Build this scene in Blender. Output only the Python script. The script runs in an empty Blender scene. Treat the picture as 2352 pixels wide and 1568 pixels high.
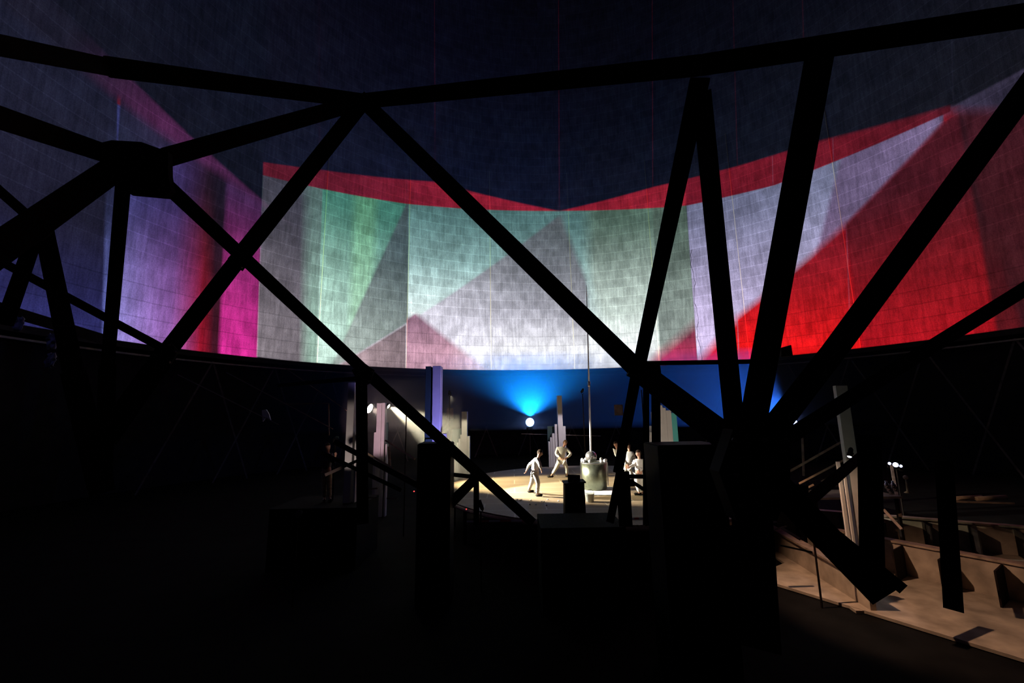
import bpy, bmesh, random
from math import *
from mathutils import Vector, Matrix
random.seed(7)
C = bpy.context.scene.collection
D = bpy.data

# ------------------------------------------------------------------ camera
W, H = 2352, 1568
F = 980.0                       # focal length in pixels (about 15 mm)
PITCH, ROLL = radians(9.46), radians(1.0)
CAM = Vector((0, 0, 3.0))       # three metres above the stage
fwd = Vector((0, cos(PITCH), sin(PITCH)))
up0 = Vector((0, -sin(PITCH), cos(PITCH)))
rt0 = Vector((1, 0, 0))
upv = up0 * cos(ROLL) + rt0 * sin(ROLL)
rtv = rt0 * cos(ROLL) - up0 * sin(ROLL)
cd = D.cameras.new('camera')
cd.lens = F * 36.0 / W
cd.sensor_width = 36.0
cd.clip_start, cd.clip_end = 0.05, 300
cam = D.objects.new('camera', cd)
C.objects.link(cam)
cam.matrix_world = Matrix.Translation(CAM) @ Matrix((rtv, upv, -fwd)).transposed().to_4x4()
bpy.context.scene.camera = cam

def ray(x, y):
    return rtv * ((x - W/2) / F) + upv * ((H/2 - y) / F) + fwd
def P(x, y, Y):                 # world point seen at a pixel, Y metres ahead
    d = ray(x, y)
    return CAM + d * (Y / d.y)
def Pz(x, y, z=0.0):            # world point seen at a pixel, on the level z
    d = ray(x, y)
    return CAM + d * ((z - CAM.z) / d.z)
CX, CY, RS = 3.86, 18.48, 26.84  # axis and radius of the tower
RIM = 7.4
def Pshell(x, y):
    d = ray(x, y)
    a = d.x*d.x + d.y*d.y
    b = -2 * (d.x*CX + d.y*CY)
    c = CX*CX + CY*CY - RS*RS
    t = (-b + sqrt(b*b - 4*a*c)) / (2*a)
    return CAM + d * t

# ------------------------------------------------------------------ world, exposure
sc = bpy.context.scene
sc.view_settings.view_transform = 'Standard'
sc.view_settings.look = 'None'
sc.view_settings.exposure = 0.0
sc.view_settings.gamma = 1.0
sc.view_settings.use_curve_mapping = False
w = D.worlds.new('night'); sc.world = w; w.use_nodes = True
w.node_tree.nodes['Background'].inputs[0].default_value = (0.6, 0.5, 0.75, 1)
w.node_tree.nodes['Background'].inputs[1].default_value = 0.0035
sc.cycles.use_denoising = True
sc.cycles.max_bounces = 5
sc.cycles.diffuse_bounces = 3
sc.cycles.volume_bounces = 0
sc.cycles.sample_clamp_indirect = 2.0

def lin(c):
    return tuple(((v/255)/12.92 if v/255 <= .04045 else ((v/255+.055)/1.055)**2.4) for v in c)

# ------------------------------------------------------------------ video projectors (real lights with a projected picture)
ALB = 0.14
class Gobo:
    """a picture made of straight-edged fields, drawn in the projector's own throw"""
    def __init__(s, name, loc, aim, dist, ts=1.0):
        s.ts = ts          # how much the picture darkens towards its top
        s.ld = D.lights.new(name + '_beam', 'SPOT')
        s.ob = D.objects.new(name + '_beam', s.ld); C.objects.link(s.ob)
        s.loc = Vector(loc)
        q = (aim - s.loc).to_track_quat('-Z', 'Y')
        s.ob.location = s.loc; s.ob.rotation_mode = 'QUATERNION'; s.ob.rotation_quaternion = q
        s.inv = (Matrix.Translation(s.loc) @ q.to_matrix().to_4x4()).inverted()
        s.ld.spot_size = radians(165); s.ld.spot_blend = 0.0
        s.ld.shadow_soft_size = 0.03
        s.ld.energy = pi / ALB * dist * dist / 0.9 * 4 * pi * pi / pi
        s.ld.use_nodes = True
        s.nt = s.ld.node_tree
        s.em = [n for n in s.nt.nodes if n.type == 'EMISSION'][0]
        tc = s.nt.nodes.new('ShaderNodeTexCoord')
        sp = s.nt.nodes.new('ShaderNodeSeparateXYZ')
        s.nt.links.new(tc.outputs['Normal'], sp.inputs[0])
        s.z = s.m('ABSOLUTE', sp.outputs[2])
        u = s.m('DIVIDE', sp.outputs[0], s.z); v = s.m('DIVIDE', sp.outputs[1], s.z)
        cb = s.nt.nodes.new('ShaderNodeCombineXYZ')
        s.nt.links.new(u, cb.inputs[0]); s.nt.links.new(v, cb.inputs[1]); cb.inputs[2].default_value = 1
        s.vec = cb.outputs[0]
        s.col = None
    def m(s, op, a, b=None, clamp=False):
        n = s.nt.nodes.new('ShaderNodeMath'); n.operation = op; n.use_clamp = clamp
        for i, q in enumerate((a, b)):
            if q is None: continue
            if isinstance(q, (int, float)): n.inputs[i].default_value = q
            else: s.nt.links.new(q, n.inputs[i])
        return n.outputs[0]
    def uv(s, px):
        p = s.inv @ Pshell(*px)
        return (p.x / -p.z, p.y / -p.z)
    def dot(s, a, b, c):
        n = s.nt.nodes.new('ShaderNodeVectorMath'); n.operation = 'DOT_PRODUCT'
        s.nt.links.new(s.vec, n.inputs[0]); n.inputs[1].default_value = (a, b, c)
        return n.outputs['Value']
    def half(s, p, q, inside, soft):
        (x0, y0), (x1, y1), (xi, yi) = s.uv(p), s.uv(q), s.uv(inside)
        nx, ny = y1 - y0, x0 - x1
        L = hypot(nx, ny); nx /= L; ny /= L
        c = -(nx*x0 + ny*y0)
        if nx*xi + ny*yi + c < 0: nx, ny, c = -nx, -ny, -c
        return s.m('ADD', s.dot(nx/soft, ny/soft, c/soft), 0.5, True)
    def mask(s, edges, inside, soft=.004):
        r = None
        for e in edges:
            sf = e[2] if len(e) > 2 else soft
            h = s.half(e[0], e[1], inside, sf)
            r = h if r is None else s.m('MULTIPLY', r, h)
        return r
    def ramp(s, p, q):           # 0 at pixel p, 1 at pixel q
        (x0, y0), (x1, y1) = s.uv(p), s.uv(q)
        dx, dy = x1-x0, y1-y0; L2 = dx*dx+dy*dy
        return s.m('ADD', s.dot(dx/L2, dy/L2, -(dx*x0+dy*y0)/L2), 0, True)
    def rgb(s, c):
        return tuple(lin(c)) + (1,)
    def mix(s, f, a, b):
        n = s.nt.nodes.new('ShaderNodeMix'); n.data_type = 'RGBA'; n.clamp_factor = True
        s.nt.links.new(f, n.inputs[0])
        for i, q in ((6, a), (7, b)):
            if isinstance(q, tuple): n.inputs[i].default_value = q
            else: s.nt.links.new(q, n.inputs[i])
        return n.outputs[2]
    def grad(s, ct, cb, p, q):   # colour ct at pixel p, cb at pixel q
        return s.mix(s.m('POWER', s.ramp(p, q), 1.7), s.rgb(tuple(v*s.ts for v in ct)), s.rgb(cb))
    def lay(s, mask, col):
        if isinstance(col, tuple) and len(col) == 3: col = s.rgb(col)
        s.col = s.mix(mask, s.col if s.col is not None else (0, 0, 0, 1), col)
    def done(s, gain=1.0, az=(-60, 60)):
        # the picture stops at the rim of the shell: nothing is thrown below it
        r = None; n = 14
        for i in range(n):
            pt = []
            for e in (-1, 1):
                a = radians(az[0] + (az[1]-az[0])*(i + .5 + e*.5)/n)
                p = s.inv @ Vector((CX + RS*sin(a), CY + RS*cos(a), RIM + .05)); pt.append((p.x/-p.z, p.y/-p.z))
            (x0, y0), (x1, y1) = pt
            nx, ny = y1-y0, x0-x1; L = hypot(nx, ny); nx /= L; ny /= L
            if ny > 0: nx, ny = -nx, -ny
            c = -(nx*x0+ny*y0)
            h = s.m('ADD', s.dot(nx/.003, ny/.003, c/.003), 0.5, True)
            r = h if r is None else s.m('MULTIPLY', r, h)
        s.lay(r, (0, 0, 0))
        s.nt.links.new(s.col, s.em.inputs[0]); s.em.inputs[1].default_value = gain
PROJ = {'left': (-3.2, 9.7, 14.4), 'middle': (-0.4, 9.7, 14.4), 'right': (3.4, 9.7, 14.4)}

# --- left: violet, magenta and red fields
g = Gobo('left_projector', PROJ['left'], Pshell(300, 520), 23, .60)
k = (330, 600)
g.lay(g.mask([((590, 800), (603, 420), .006), ((262, 780), (266, 420))], k), g.grad((84, 96, 190), (160, 172, 255), (300, 430), (290, 780)))
g.lay(g.mask([((590, 800), (603, 420), .006), ((355, 700), (365, 450), .25)], (430, 600)), g.grad((92, 42, 120), (218, 96, 214), (400, 450), (400, 800)))
g.lay(g.mask([((590, 800), (603, 420), .006), ((425, 780), (445, 450), .07)], (480, 600)), g.grad((62, 8, 24), (205, 14, 50), (440, 400), (440, 800)))
g.lay(g.mask([((590, 800), (603, 420), .006), ((472, 780), (484, 450), .035)], (520, 600)), g.grad((30, 3, 16), (70, 5, 28), (490, 400), (490, 800)))
g.lay(g.mask([((590, 800), (603, 420), .006), ((505, 780), (520, 450), .012)], (550, 600)), g.grad((110, 56, 130), (255, 52, 175), (560, 420), (550, 800)))
# red wedge at its top
g.lay(g.mask([((590, 800), (603, 420), .006), ((525, 362), (604, 396))], (590, 380)), (120, 12, 8))
FL = ((262, 780), (266, 420))
g.lay(g.mask([FL], (150, 600)), g.grad((28, 26, 58), (38, 38, 96), (150, 480), (170, 740)))
g.lay(g.mask([FL, ((234, 780), (244, 420), .006)], (250, 600)), g.grad((60, 66, 120), (112, 120, 205), (250, 440), (250, 760)))
g.lay(g.mask([FL, ((0, 330), (380, 440), .3)], (150, 150)), (17, 18, 34))
g.lay(g.mask([((262, 440), (272, 300), .004), ((300, 360), (560, 340), .06)], (400, 280)), g.grad((46, 48, 84), (50, 36, 66), (280, 320), (400, 320)))
g.lay(g.mask([((160, 140), (425, 345), .03)], (400, 250)), g.grad((24, 18, 34), (86, 32, 76), (150, 70), (380, 280)))
g.lay(g.mask([((125, 0), (430, 306), .012)], (500, 200)), (3, 2, 4))
g.lay(g.mask([((430, 306), (540, 364), .012), ((425, 200), (432, 420), .01)], (560, 250)), (4, 3, 6))
g.done(1.0, (-110, -25))

# --- middle: teal, mauve, white
g = Gobo('middle_projector', PROJ['middle'], Pshell(1150, 560), 36, .80)
k = (1100, 600)
L0 = ((590, 800), (603, 420), .003); R0 = ((1600, 800), (1577, 480), .003)
base = g.mix(g.m('POWER', g.ramp((1200, 600), (1200, 835)), 1.6), g.grad((90, 134, 130), (160, 194, 190), (1200, 480), (1200, 680)), g.rgb((255, 255, 255)))
g.lay(g.mask([L0, R0], k), base)
# left grey field, teal fields
g.lay(g.mask([L0, ((728, 800), (740, 460))], (670, 600)), g.grad((58, 56, 64), (112, 104, 110), (670, 430), (660, 820)))
g.lay(g.mask([((700, 830), (705, 430), .05), ((728, 800), (740, 460))], (725, 600)), g.grad((84, 110, 104), (150, 180, 165), (720, 430), (720, 820)))
g.lay(g.mask([((728, 800), (740, 460)), ((932, 800), (937, 480))], (800, 600)), g.grad((66, 132, 112), (206, 236, 222), (800, 440), (750, 830)))
g.lay(g.mask([((800, 800), (815, 440), .03), ((850, 800), (865, 440), .03)], (832, 600)), g.grad((92, 160, 122), (186, 224, 196), (830, 440), (830, 800)))
# dark shard under the first teal field
g.lay(g.mask([((932, 470), (757, 850), .01), ((937, 800), (938, 480))], (915, 700)), g.grad((74, 92, 92), (156, 168, 162), (900, 540), (820, 800)))
# green right part
g.lay(g.mask([((1300, 500), (1350, 650), .05), R0, ((1350, 660), (1352, 850), .05)], (1500, 600)), g.grad((96, 126, 108), (240, 255, 246), (1450, 490), (1440, 790)))
g.lay(g.mask([((1500, 500), (1517, 820), .003), R0], (1560, 600)), g.grad((88, 110, 94), (160, 172, 166), (1550, 480), (1560, 800)))
# mauve field below the long diagonal
g.lay(g.mask([((1290, 490), (757, 850), .008), ((1282, 480), (1350, 650), .02), ((1350, 600), (1352, 850), .02)], (1200, 700)), g.grad((104, 112, 114), (236, 232, 246), (1250, 520), (1180, 840)))
g.lay(g.mask([((1290, 490), (757, 850), .008), ((932, 800), (937, 480), .003)], (900, 780)), g.grad((124, 108, 112), (176, 152, 158), (920, 720), (860, 850)))
# pink triangle
g.lay(g.mask([((955, 718), (757, 850), .01), ((955, 718), (1120, 850), .02), ((933, 800), (937, 480), .003)], (960, 800)), g.grad((176, 130, 152), (238, 184, 204), (960, 725), (1010, 850)))
g.lay(g.mask([((1060, 850), (1120, 840), .06), ((1350, 850), (1345, 780), .1)], (1200, 860)) if False else g.mask([((1000, 745), (1500, 700), .16), ((1100, 800), (1105, 700), .2), ((1510, 800), (1505, 700), .02)], (1300, 830)), g.mix(g.ramp((1200, 720), (1200, 850)), g.col, g.rgb((250, 252, 255))))
# red corner bottom right
g.lay(g.mask([((1512, 815), (1620, 720), .05), ((1500, 500), (1517, 820), .003), R0], (1590, 810)), g.grad((150, 60, 88), (205, 52, 92), (1590, 750), (1570, 825)))
g.lay(g.mask([((1488, 840), (1525, 790), .03), ((1500, 500), (1517, 820), .003)], (1512, 828)), (240, 140, 150))
# red band on top, then dark
for a, b in (((604, 402), (935, 468)), ((935, 468), (1290, 484)), ((1290, 484), (1577, 472))):
    x0 = a[0]; x1 = b[0]
    e = [(a, b, .003)]
    if x0 > 700: e.append(((x0, 600), (x0-1, 440), .0015))
    if x1 < 1500: e.append(((x1, 600), (x1-1, 440), .0015))
    g.lay(g.mask(e, ((x0+x1)/2, (a[1]+b[1])/2 - 15)), g.grad((92, 6, 14), (140, 20, 32), (640, 380), (1100, 450)))
for a, b, s_ in (((604, 372), (735, 390), .004), ((735, 390), (1000, 418), .006), ((1000, 418), (1285, 485), .006), ((1285, 485), (1500, 430), .006), ((1500, 430), (1600, 406), .006)):
    e = [(a, b, s_)]
    if a[0] > 700: e.append(((a[0], 600), (a[0]-1, 300), .0015))
    if b[0] < 1550: e.append(((b[0], 600), (b[0]-1, 300), .0015))
    g.lay(g.mask(e, ((a[0]+b[0])/2, (a[1]+b[1])/2 - 60)), g.grad((4, 4, 12), (2, 0, 1), (1285, 470), (1285, 150)))
g.lay(g.mask([L0], (500, 600)), (0, 0, 0)); g.lay(g.mask([R0], (1700, 600)), (0, 0, 0))
g.done(1.1, (-55, 55))

# --- right: lavender and red
g = Gobo('right_projector', PROJ['right'], Pshell(1950, 560), 33, .88)
RL = ((1600, 800), (1577, 480), .003)
g.lay(g.mask([RL], (1800, 600)), g.grad((124, 128, 160), (226, 208, 250), (1680, 440), (1640, 800)))
g.lay(g.mask([RL, ((1925, 385), (1860, 640), .012)], (1980, 480)), g.grad((112, 96, 132), (122, 92, 122), (1930, 440), (1900, 600)))
g.lay(g.mask([((2170, 400), (2165, 150), .03)], (2330, 300)), (44, 38, 56))
def red(e, ins, c):
    g.lay(g.mask(e, ins), c)
for a, b, s_ in (((1598, 836), (1700, 722), .03), ((1700, 722), (1958, 500), .022), ((1958, 500), (2190, 257), .014), ((2190, 257), (2352, 252), .03)):
    e = [(a, b, s_)]
    if a[0] > 1650: e.append(((a[0], 900), (a[0]-22, 300), .003))
    if b[0] < 2300: e.append(((b[0], 900), (b[0]-22, 300), .003))
    g.lay(g.mask(e, ((a[0]+b[0])/2+30, (a[1]+b[1])/2 + 70)), g.grad((140, 8, 22), (246, 14, 16), (1900, 560), (1850, 810)))
g.lay(g.mask([((1925, 380), (1978, 800), .006), ((1958, 500), (2190, 257), .014), ((2190, 257), (2352, 252), .03)], (2050, 640)), g.grad((70, 5, 14), (172, 6, 20), (2100, 420), (2050, 800)))
g.lay(g.mask([((2225, 400), (2290, 770), .008), ((2190, 257), (2352, 252), .03), ((1958, 500), (2190, 257), .014)], (2330, 640)), g.grad((42, 4, 9), (84, 5, 14), (2280, 420), (2320, 760)))
g.lay(g.mask([((2190, 257), (2235, 400), .01), ((2235, 400), (2290, 770), .01), ((2190, 257), (2352, 252), .03)], (2330, 400)), (50, 5, 11))
# red band on top
for a, b in (((1577, 472), (1780, 425)), ((1780, 425), (1920, 370)), ((1920, 370), (2192, 252)), ((2192, 252), (2352, 168))):
    e = [(a, b, .003)]
    if a[0] > 1600: e.append(((a[0], 600), (a[0]-10, 200), .0015))
    if b[0] < 2300: e.append(((b[0], 600), (b[0]-10, 200), .0015))
    if b[0] == 2352: continue
    g.lay(g.mask(e, ((a[0]+b[0])/2, (a[1]+b[1])/2 - 12)), g.grad((128, 10, 24), (72, 4, 14), (1650, 430), (2180, 240)))
# grey tail at the far right
g.lay(g.mask([((2192, 252), (2352, 168), .003), ((2192, 252), (2352, 250), .03), ((2190, 400), (2188, 150), .003)], (2330, 210)), g.grad((52, 44, 66), (30, 26, 40), (2200, 240), (2350, 190)))
for a, b, s_ in (((1570, 413), (1700, 380), .005), ((1700, 380), (1860, 330), .006), ((1860, 330), (2200, 238), .01), ((2200, 238), (2352, 158), .006)):
    e = [(a, b, s_)]
    if a[0] > 1600: e.append(((a[0], 600), (a[0]-14, 100), .0015))
    if b[0] < 2300: e.append(((b[0], 600), (b[0]-14, 100), .0015))
    g.lay(g.mask(e, ((a[0]+b[0])/2, (a[1]+b[1])/2 - 60)), g.grad((6, 5, 10), (4, 1, 3), (1800, 300), (1800, 100)))
g.lay(g.mask([RL], (1500, 600)), (0, 0, 0))
g.done(1.1, (15, 95))

# ------------------------------------------------------------------ materials
def mat(name, col, rough=.7, metal=0.0, noise=None, emit=None, estr=1.0, bump=0.0):
    m = D.materials.new(name); m.use_nodes = True
    nt = m.node_tree; b = nt.nodes['Principled BSDF']
    b.inputs['Roughness'].default_value = rough; b.inputs['Specular IOR Level'].default_value = .08 if max(col) < .04 else .5; b.inputs['Metallic'].default_value = metal
    if noise:
        sc_, amt = noise
        tc = nt.nodes.new('ShaderNodeTexCoord'); n = nt.nodes.new('ShaderNodeTexNoise')
        n.inputs['Scale'].default_value = sc_; n.inputs['Detail'].default_value = 5
        nt.links.new(tc.outputs['Object'], n.inputs['Vector'])
        r = nt.nodes.new('ShaderNodeValToRGB')
        r.color_ramp.elements[0].position = .3; r.color_ramp.elements[1].position = .7
        r.color_ramp.elements[0].color = tuple(c*(1-amt) for c in col)+(1,)
        r.color_ramp.elements[1].color = tuple(min(1, c*(1+amt)) for c in col)+(1,)
        nt.links.new(n.outputs[0], r.inputs[0]); nt.links.new(r.outputs[0], b.inputs['Base Color'])
        if bump:
            bp = nt.nodes.new('ShaderNodeBump'); bp.inputs['Strength'].default_value = bump; bp.inputs['Distance'].default_value = .02
            nt.links.new(n.outputs[0], bp.inputs['Height']); nt.links.new(bp.outputs[0], b.inputs['Normal'])
    else:
        b.inputs['Base Color'].default_value = tuple(col)+(1,)
    if emit:
        b.inputs['Emission Color'].default_value = tuple(emit)+(1,); b.inputs['Emission Strength'].default_value = estr
    return m
M = {
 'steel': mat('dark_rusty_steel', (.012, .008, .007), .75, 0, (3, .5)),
 'steel_b': mat('brown_steel', (.10, .065, .055), .7, 0, (4, .5)),
 'rust': mat('galvanised_brown_steel', (.30, .22, .17), .6, .3, (5, .4)),
 'rail': mat('timber_rail', (.42, .30, .20), .7, 0, (6, .3)),
 'black': mat('black_box_paint', (.005, .005, .006), .7, 0, (3, .4)),
 'pillar': mat('pale_painted_board', (.58, .56, .54), .6, 0, (2.5, .08)),
 'pillar_d': mat('shaded_board', (.015, .045, .042), .7, 0, (2.5, .1)),  # pillar slabs with shade put into a dark base colour
 'white': mat('white_cotton', (.82, .80, .76), .85, 0, (14, .06), bump=.2),
 'skin': mat('skin', (.50, .26, .18), .55),
 'hair': mat('dark_hair', (.03, .018, .012), .6),
 'hair2': mat('fair_hair', (.28, .17, .08), .6),
 'shoe': mat('black_shoe', (.015, .013, .012), .5),
 'khaki': mat('khaki_cloth', (.35, .27, .16), .9, 0, (12, .4)),
 'navy': mat('dark_cloth', (.05, .04, .05), .9, 0, (8, .3)),
 'drum': mat('green_grey_drum_metal', (.22, .24, .18), .34, .85, (6, .35)),
 'chrome': mat('polished_metal', (.72, .70, .70), .22, .9),
 'ball': mat('white_glass_ball', (.85, .85, .88), .2),
 'mast': mat('white_mast_paint', (.85, .84, .88), .35),
 'redpaint': mat('red_paint', (.75, .12, .10), .5),
 'concrete': mat('basin_concrete', (.34, .27, .21), .9, 0, (2.2, .35), bump=.4),
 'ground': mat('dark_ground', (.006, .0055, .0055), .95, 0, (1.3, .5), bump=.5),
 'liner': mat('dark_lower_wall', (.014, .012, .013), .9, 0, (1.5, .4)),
 'plastic': mat('pale_plastic_sheet', (.40, .44, .62), .35, 0, (9, .3)),
 'bucket': mat('galvanised_bucket', (.55, .58, .52), .5, .3, (8, .2)),
 'sheet': mat('white_floor_sheet', (.92, .92, .90), .8),
 'leaf': mat('bush_leaf', (.10, .13, .05), .7, 0, (5, .4)),
}
def shell_mat():
    m = D.materials.new('formwork_concrete'); m.use_nodes = True
    nt = m.node_tree; b = nt.nodes['Principled BSDF']; b.inputs['Roughness'].default_value = .95
    b.inputs['Specular IOR Level'].default_value = .05
    N = nt.nodes.new; Lk = nt.links.new
    uv = N('ShaderNodeUVMap')
    def mp(sx, sy):
        n = N('ShaderNodeMapping'); n.inputs['Scale'].default_value = (sx, sy, 1); Lk(uv.outputs[0], n.inputs[0]); return n.outputs[0]
    def nz(v, s, d=3):
        n = N('ShaderNodeTexNoise'); n.inputs['Scale'].default_value = s; n.inputs['Detail'].default_value = d; Lk(v, n.inputs['Vector']); return n.outputs[0]
    def mr(v, a, b_, c, d):
        n = N('ShaderNodeMapRange'); Lk(v, n.inputs[0])
        for i, q in enumerate((a, b_, c, d)): n.inputs[i+1].default_value = q
        return n.outputs[0]
    def mu(a, b_, op='MULTIPLY'):
        n = N('ShaderNodeMath'); n.operation = op
        for i, q in enumerate((a, b_)):
            if isinstance(q, (int, float)): n.inputs[i].default_value = q
            else: Lk(q, n.inputs[i])
        return n.outputs[0]
    br = N('ShaderNodeTexBrick')
    Lk(mp(1, 1), br.inputs['Vector'])
    br.inputs['Scale'].default_value = 1; br.inputs['Brick Width'].default_value = .75; br.inputs['Row Height'].default_value = 1.0
    br.inputs['Mortar Size'].default_value = 0; br.inputs['Mortar Smooth'].default_value = .3
    br.inputs['Color1'].default_value = (.80, .80, .80, 1); br.inputs['Color2'].default_value = (1, 1, 1, 1); br.inputs['Mortar'].default_value = (1, 1, 1, 1)
    br.offset = .5
    tcol = N('ShaderNodeSeparateColor'); Lk(br.outputs['Color'], tcol.inputs[0])
    streak = mr(nz(mp(5.5, .45), 1, 3), .38, .62, .80, 1.06)
    fine = mr(nz(mp(9, 1.5), 2.2, 2), .35, .65, .88, 1.06)
    cloud = mr(nz(mp(.22, .3), 1, 4), .35, .65, .82, 1.08)
    blot = mr(nz(mp(1.0, .8), 1, 3), .38, .62, .80, 1.04)
    grain = mr(nz(mp(1, 1), 14, 2), .3, .7, .8, 1.15)
    # horizontal casting joints: pale higher up, dark near the rim
    sep = N('ShaderNodeSeparateXYZ'); Lk(uv.outputs[0], sep.inputs[0])
    fr = mu(sep.outputs[1], 1.0, 'FRACT')
    d1 = mu(mu(fr, .5, 'SUBTRACT'), 0, 'ABSOLUTE')
    line = mr(d1, .455, .485, 0, 1)
    amt = mr(sep.outputs[1], 11.0, 13.5, -.30, .38)
    j = mu(mu(line, amt), 1, 'ADD')
    t = mu(mu(mu(mu(mu(tcol.outputs[0], streak), mu(fine, grain)), cloud), blot), j)
    t = mu(t, .175)
    cb = N('ShaderNodeCombineColor')
    for i in range(3): Lk(t, cb.inputs[i])
    Lk(cb.outputs[0], b.inputs['Base Color'])
    return m
M['shell'] = shell_mat()
def grating_mat():
    m = D.materials.new('steel_grating'); m.use_nodes = True
    nt = m.node_tree; b = nt.nodes['Principled BSDF']; b.inputs['Roughness'].default_value = .6
    tc = nt.nodes.new('ShaderNodeTexCoord')
    br = nt.nodes.new('ShaderNodeTexBrick'); nt.links.new(tc.outputs['Object'], br.inputs['Vector'])
    br.inputs['Scale'].default_value = 1; br.inputs['Brick Width'].default_value = 2.0; br.inputs['Row Height'].default_value = 1.0
    br.inputs['Mortar Size'].default_value = .02; br.inputs['Color1'].default_value = (.36, .27, .16, 1); br.inputs['Color2'].default_value = (.30, .22, .13, 1)
    br.inputs['Mortar'].default_value = (.6, .52, .38, 1); br.offset = .5
    ck = nt.nodes.new('ShaderNodeTexChecker'); ck.inputs['Scale'].default_value = 18
    nt.links.new(tc.outputs['Object'], ck.inputs['Vector'])
    ck.inputs['Color1'].default_value = (1, 1, 1, 1); ck.inputs['Color2'].default_value = (.55, .5, .45, 1)
    mx = nt.nodes.new('ShaderNodeMix'); mx.data_type = 'RGBA'; mx.blend_type = 'MULTIPLY'; mx.inputs[0].default_value = 1
    nt.links.new(br.outputs[0], mx.inputs[6]); nt.links.new(ck.outputs[0], mx.inputs[7])
    nt.links.new(mx.outputs[2], b.inputs['Base Color'])
    return m
M['grating'] = grating_mat()

# ------------------------------------------------------------------ helpers
def obj(name, bm, m, parent=None, smooth=False):
    me = D.meshes.new(name); bm.to_mesh(me); bm.free()
    if m is not None: me.materials.append(M[m] if isinstance(m, str) else m)
    if smooth:
        for p in me.polygons: p.use_smooth = True
    o = D.objects.new(name, me); C.objects.link(o)
    if parent is not None:
        o.parent = parent
        o.matrix_parent_inverse = Matrix.Translation(-parent.location)
    return o
def tag(o, label, cat, group=None, kind=None):
    o['label'] = label; o['category'] = cat
    if group: o['group'] = group
    if kind: o['kind'] = kind
    return o
def struct(name, bm, m, smooth=False):
    o = obj(name, bm, m, None, smooth); o['kind'] = 'structure'; return o
def thing(name, loc, label, cat, group=None):
    o = D.objects.new(name, None); C.objects.link(o); o.location = loc; o.empty_display_size = .1
    return tag(o, label, cat, group)
def box(bm, x0, x1, y0, y1, z0, z1):
    vs = [bm.verts.new(p) for p in ((x0,y0,z0),(x1,y0,z0),(x1,y1,z0),(x0,y1,z0),(x0,y0,z1),(x1,y0,z1),(x1,y1,z1),(x0,y1,z1))]
    for f in ((3,2,1,0),(4,5,6,7),(0,1,5,4),(1,2,6,5),(2,3,7,6),(3,0,4,7)): bm.faces.new([vs[i] for i in f])
def frame_of(p, q, hint=None):
    z = (q - p).normalized()
    if hint is None: hint = ((p + q)/2 - CAM)
    x = z.cross(hint).normalized(); y = z.cross(x).normalized()
    return x, y, z
def obox(bm, p, q, w_, d_, ox=0, oy=0, hint=None):
    """box along p-q, w_ across the line of sight, d_ deep"""
    x, y, z = frame_of(p, q, hint)
    vs = []
    for e in (p, q):
        for sx, sy in ((-1,-1),(1,-1),(1,1),(-1,1)):
            vs.append(bm.verts.new(e + x*(ox + sx*w_/2) + y*(oy + sy*d_/2)))
    for f in ((3,2,1,0),(4,5,6,7),(0,1,5,4),(1,2,6,5),(2,3,7,6),(3,0,4,7)): bm.faces.new([vs[i] for i in f])
def tube(bm, pts, r, seg=10, r2=None):
    rings = []
    n = len(pts)
    for i, p in enumerate(pts):
        t = (pts[min(i+1, n-1)] - pts[max(i-1, 0)]).normalized()
        a = Vector((0,0,1)) if abs(t.z) < .9 else Vector((1,0,0))
        x = t.cross(a).normalized(); y = t.cross(x).normalized()
        rr = r if r2 is None else r + (r2-r)*i/(n-1)
        rings.append([bm.verts.new(p + (x*cos(2*pi*k/seg) + y*sin(2*pi*k/seg))*rr) for k in range(seg)])
    for a, b in zip(rings, rings[1:]):
        for k in range(seg): bm.faces.new((a[k], a[(k+1)%seg], b[(k+1)%seg], b[k]))
    bm.faces.new(rings[0][::-1]); bm.faces.new(rings[-1])
def lathe(bm, c, prof, seg=32):
    rings = []
    for r, z in prof:
        rings.append([bm.verts.new(c + Vector((cos(2*pi*k/seg)*max(r, 1e-4), sin(2*pi*k/seg)*max(r, 1e-4), z))) for k in range(seg)])
    for a, b in zip(rings, rings[1:]):
        for k in range(seg): bm.faces.new((a[k], a[(k+1)%seg], b[(k+1)%seg], b[k]))
    bm.faces.new(rings[0][::-1]); bm.faces.new(rings[-1])
def ball(bm, c, r, seg=16, sc3=(1,1,1)):
    mm = Matrix.Translation(c) @ Matrix.Diagonal((r*sc3[0], r*sc3[1], r*sc3[2], 1))
    bmesh.ops.create_uvsphere(bm, u_segments=seg, v_segments=seg//2+2, radius=1, matrix=mm)
def plate(bm, pts, thick):
    """flat plate through pts (in order), given thickness along its normal"""
    n = (pts[1]-pts[0]).cross(pts[2]-pts[0]).normalized() * thick/2
    a = [bm.verts.new(p - n) for p in pts]; b = [bm.verts.new(p + n) for p in pts]
    bm.faces.new(a[::-1]); bm.faces.new(b)
    for i in range(len(pts)):
        j = (i+1) % len(pts); bm.faces.new((a[i], a[j], b[j], b[i]))

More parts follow.
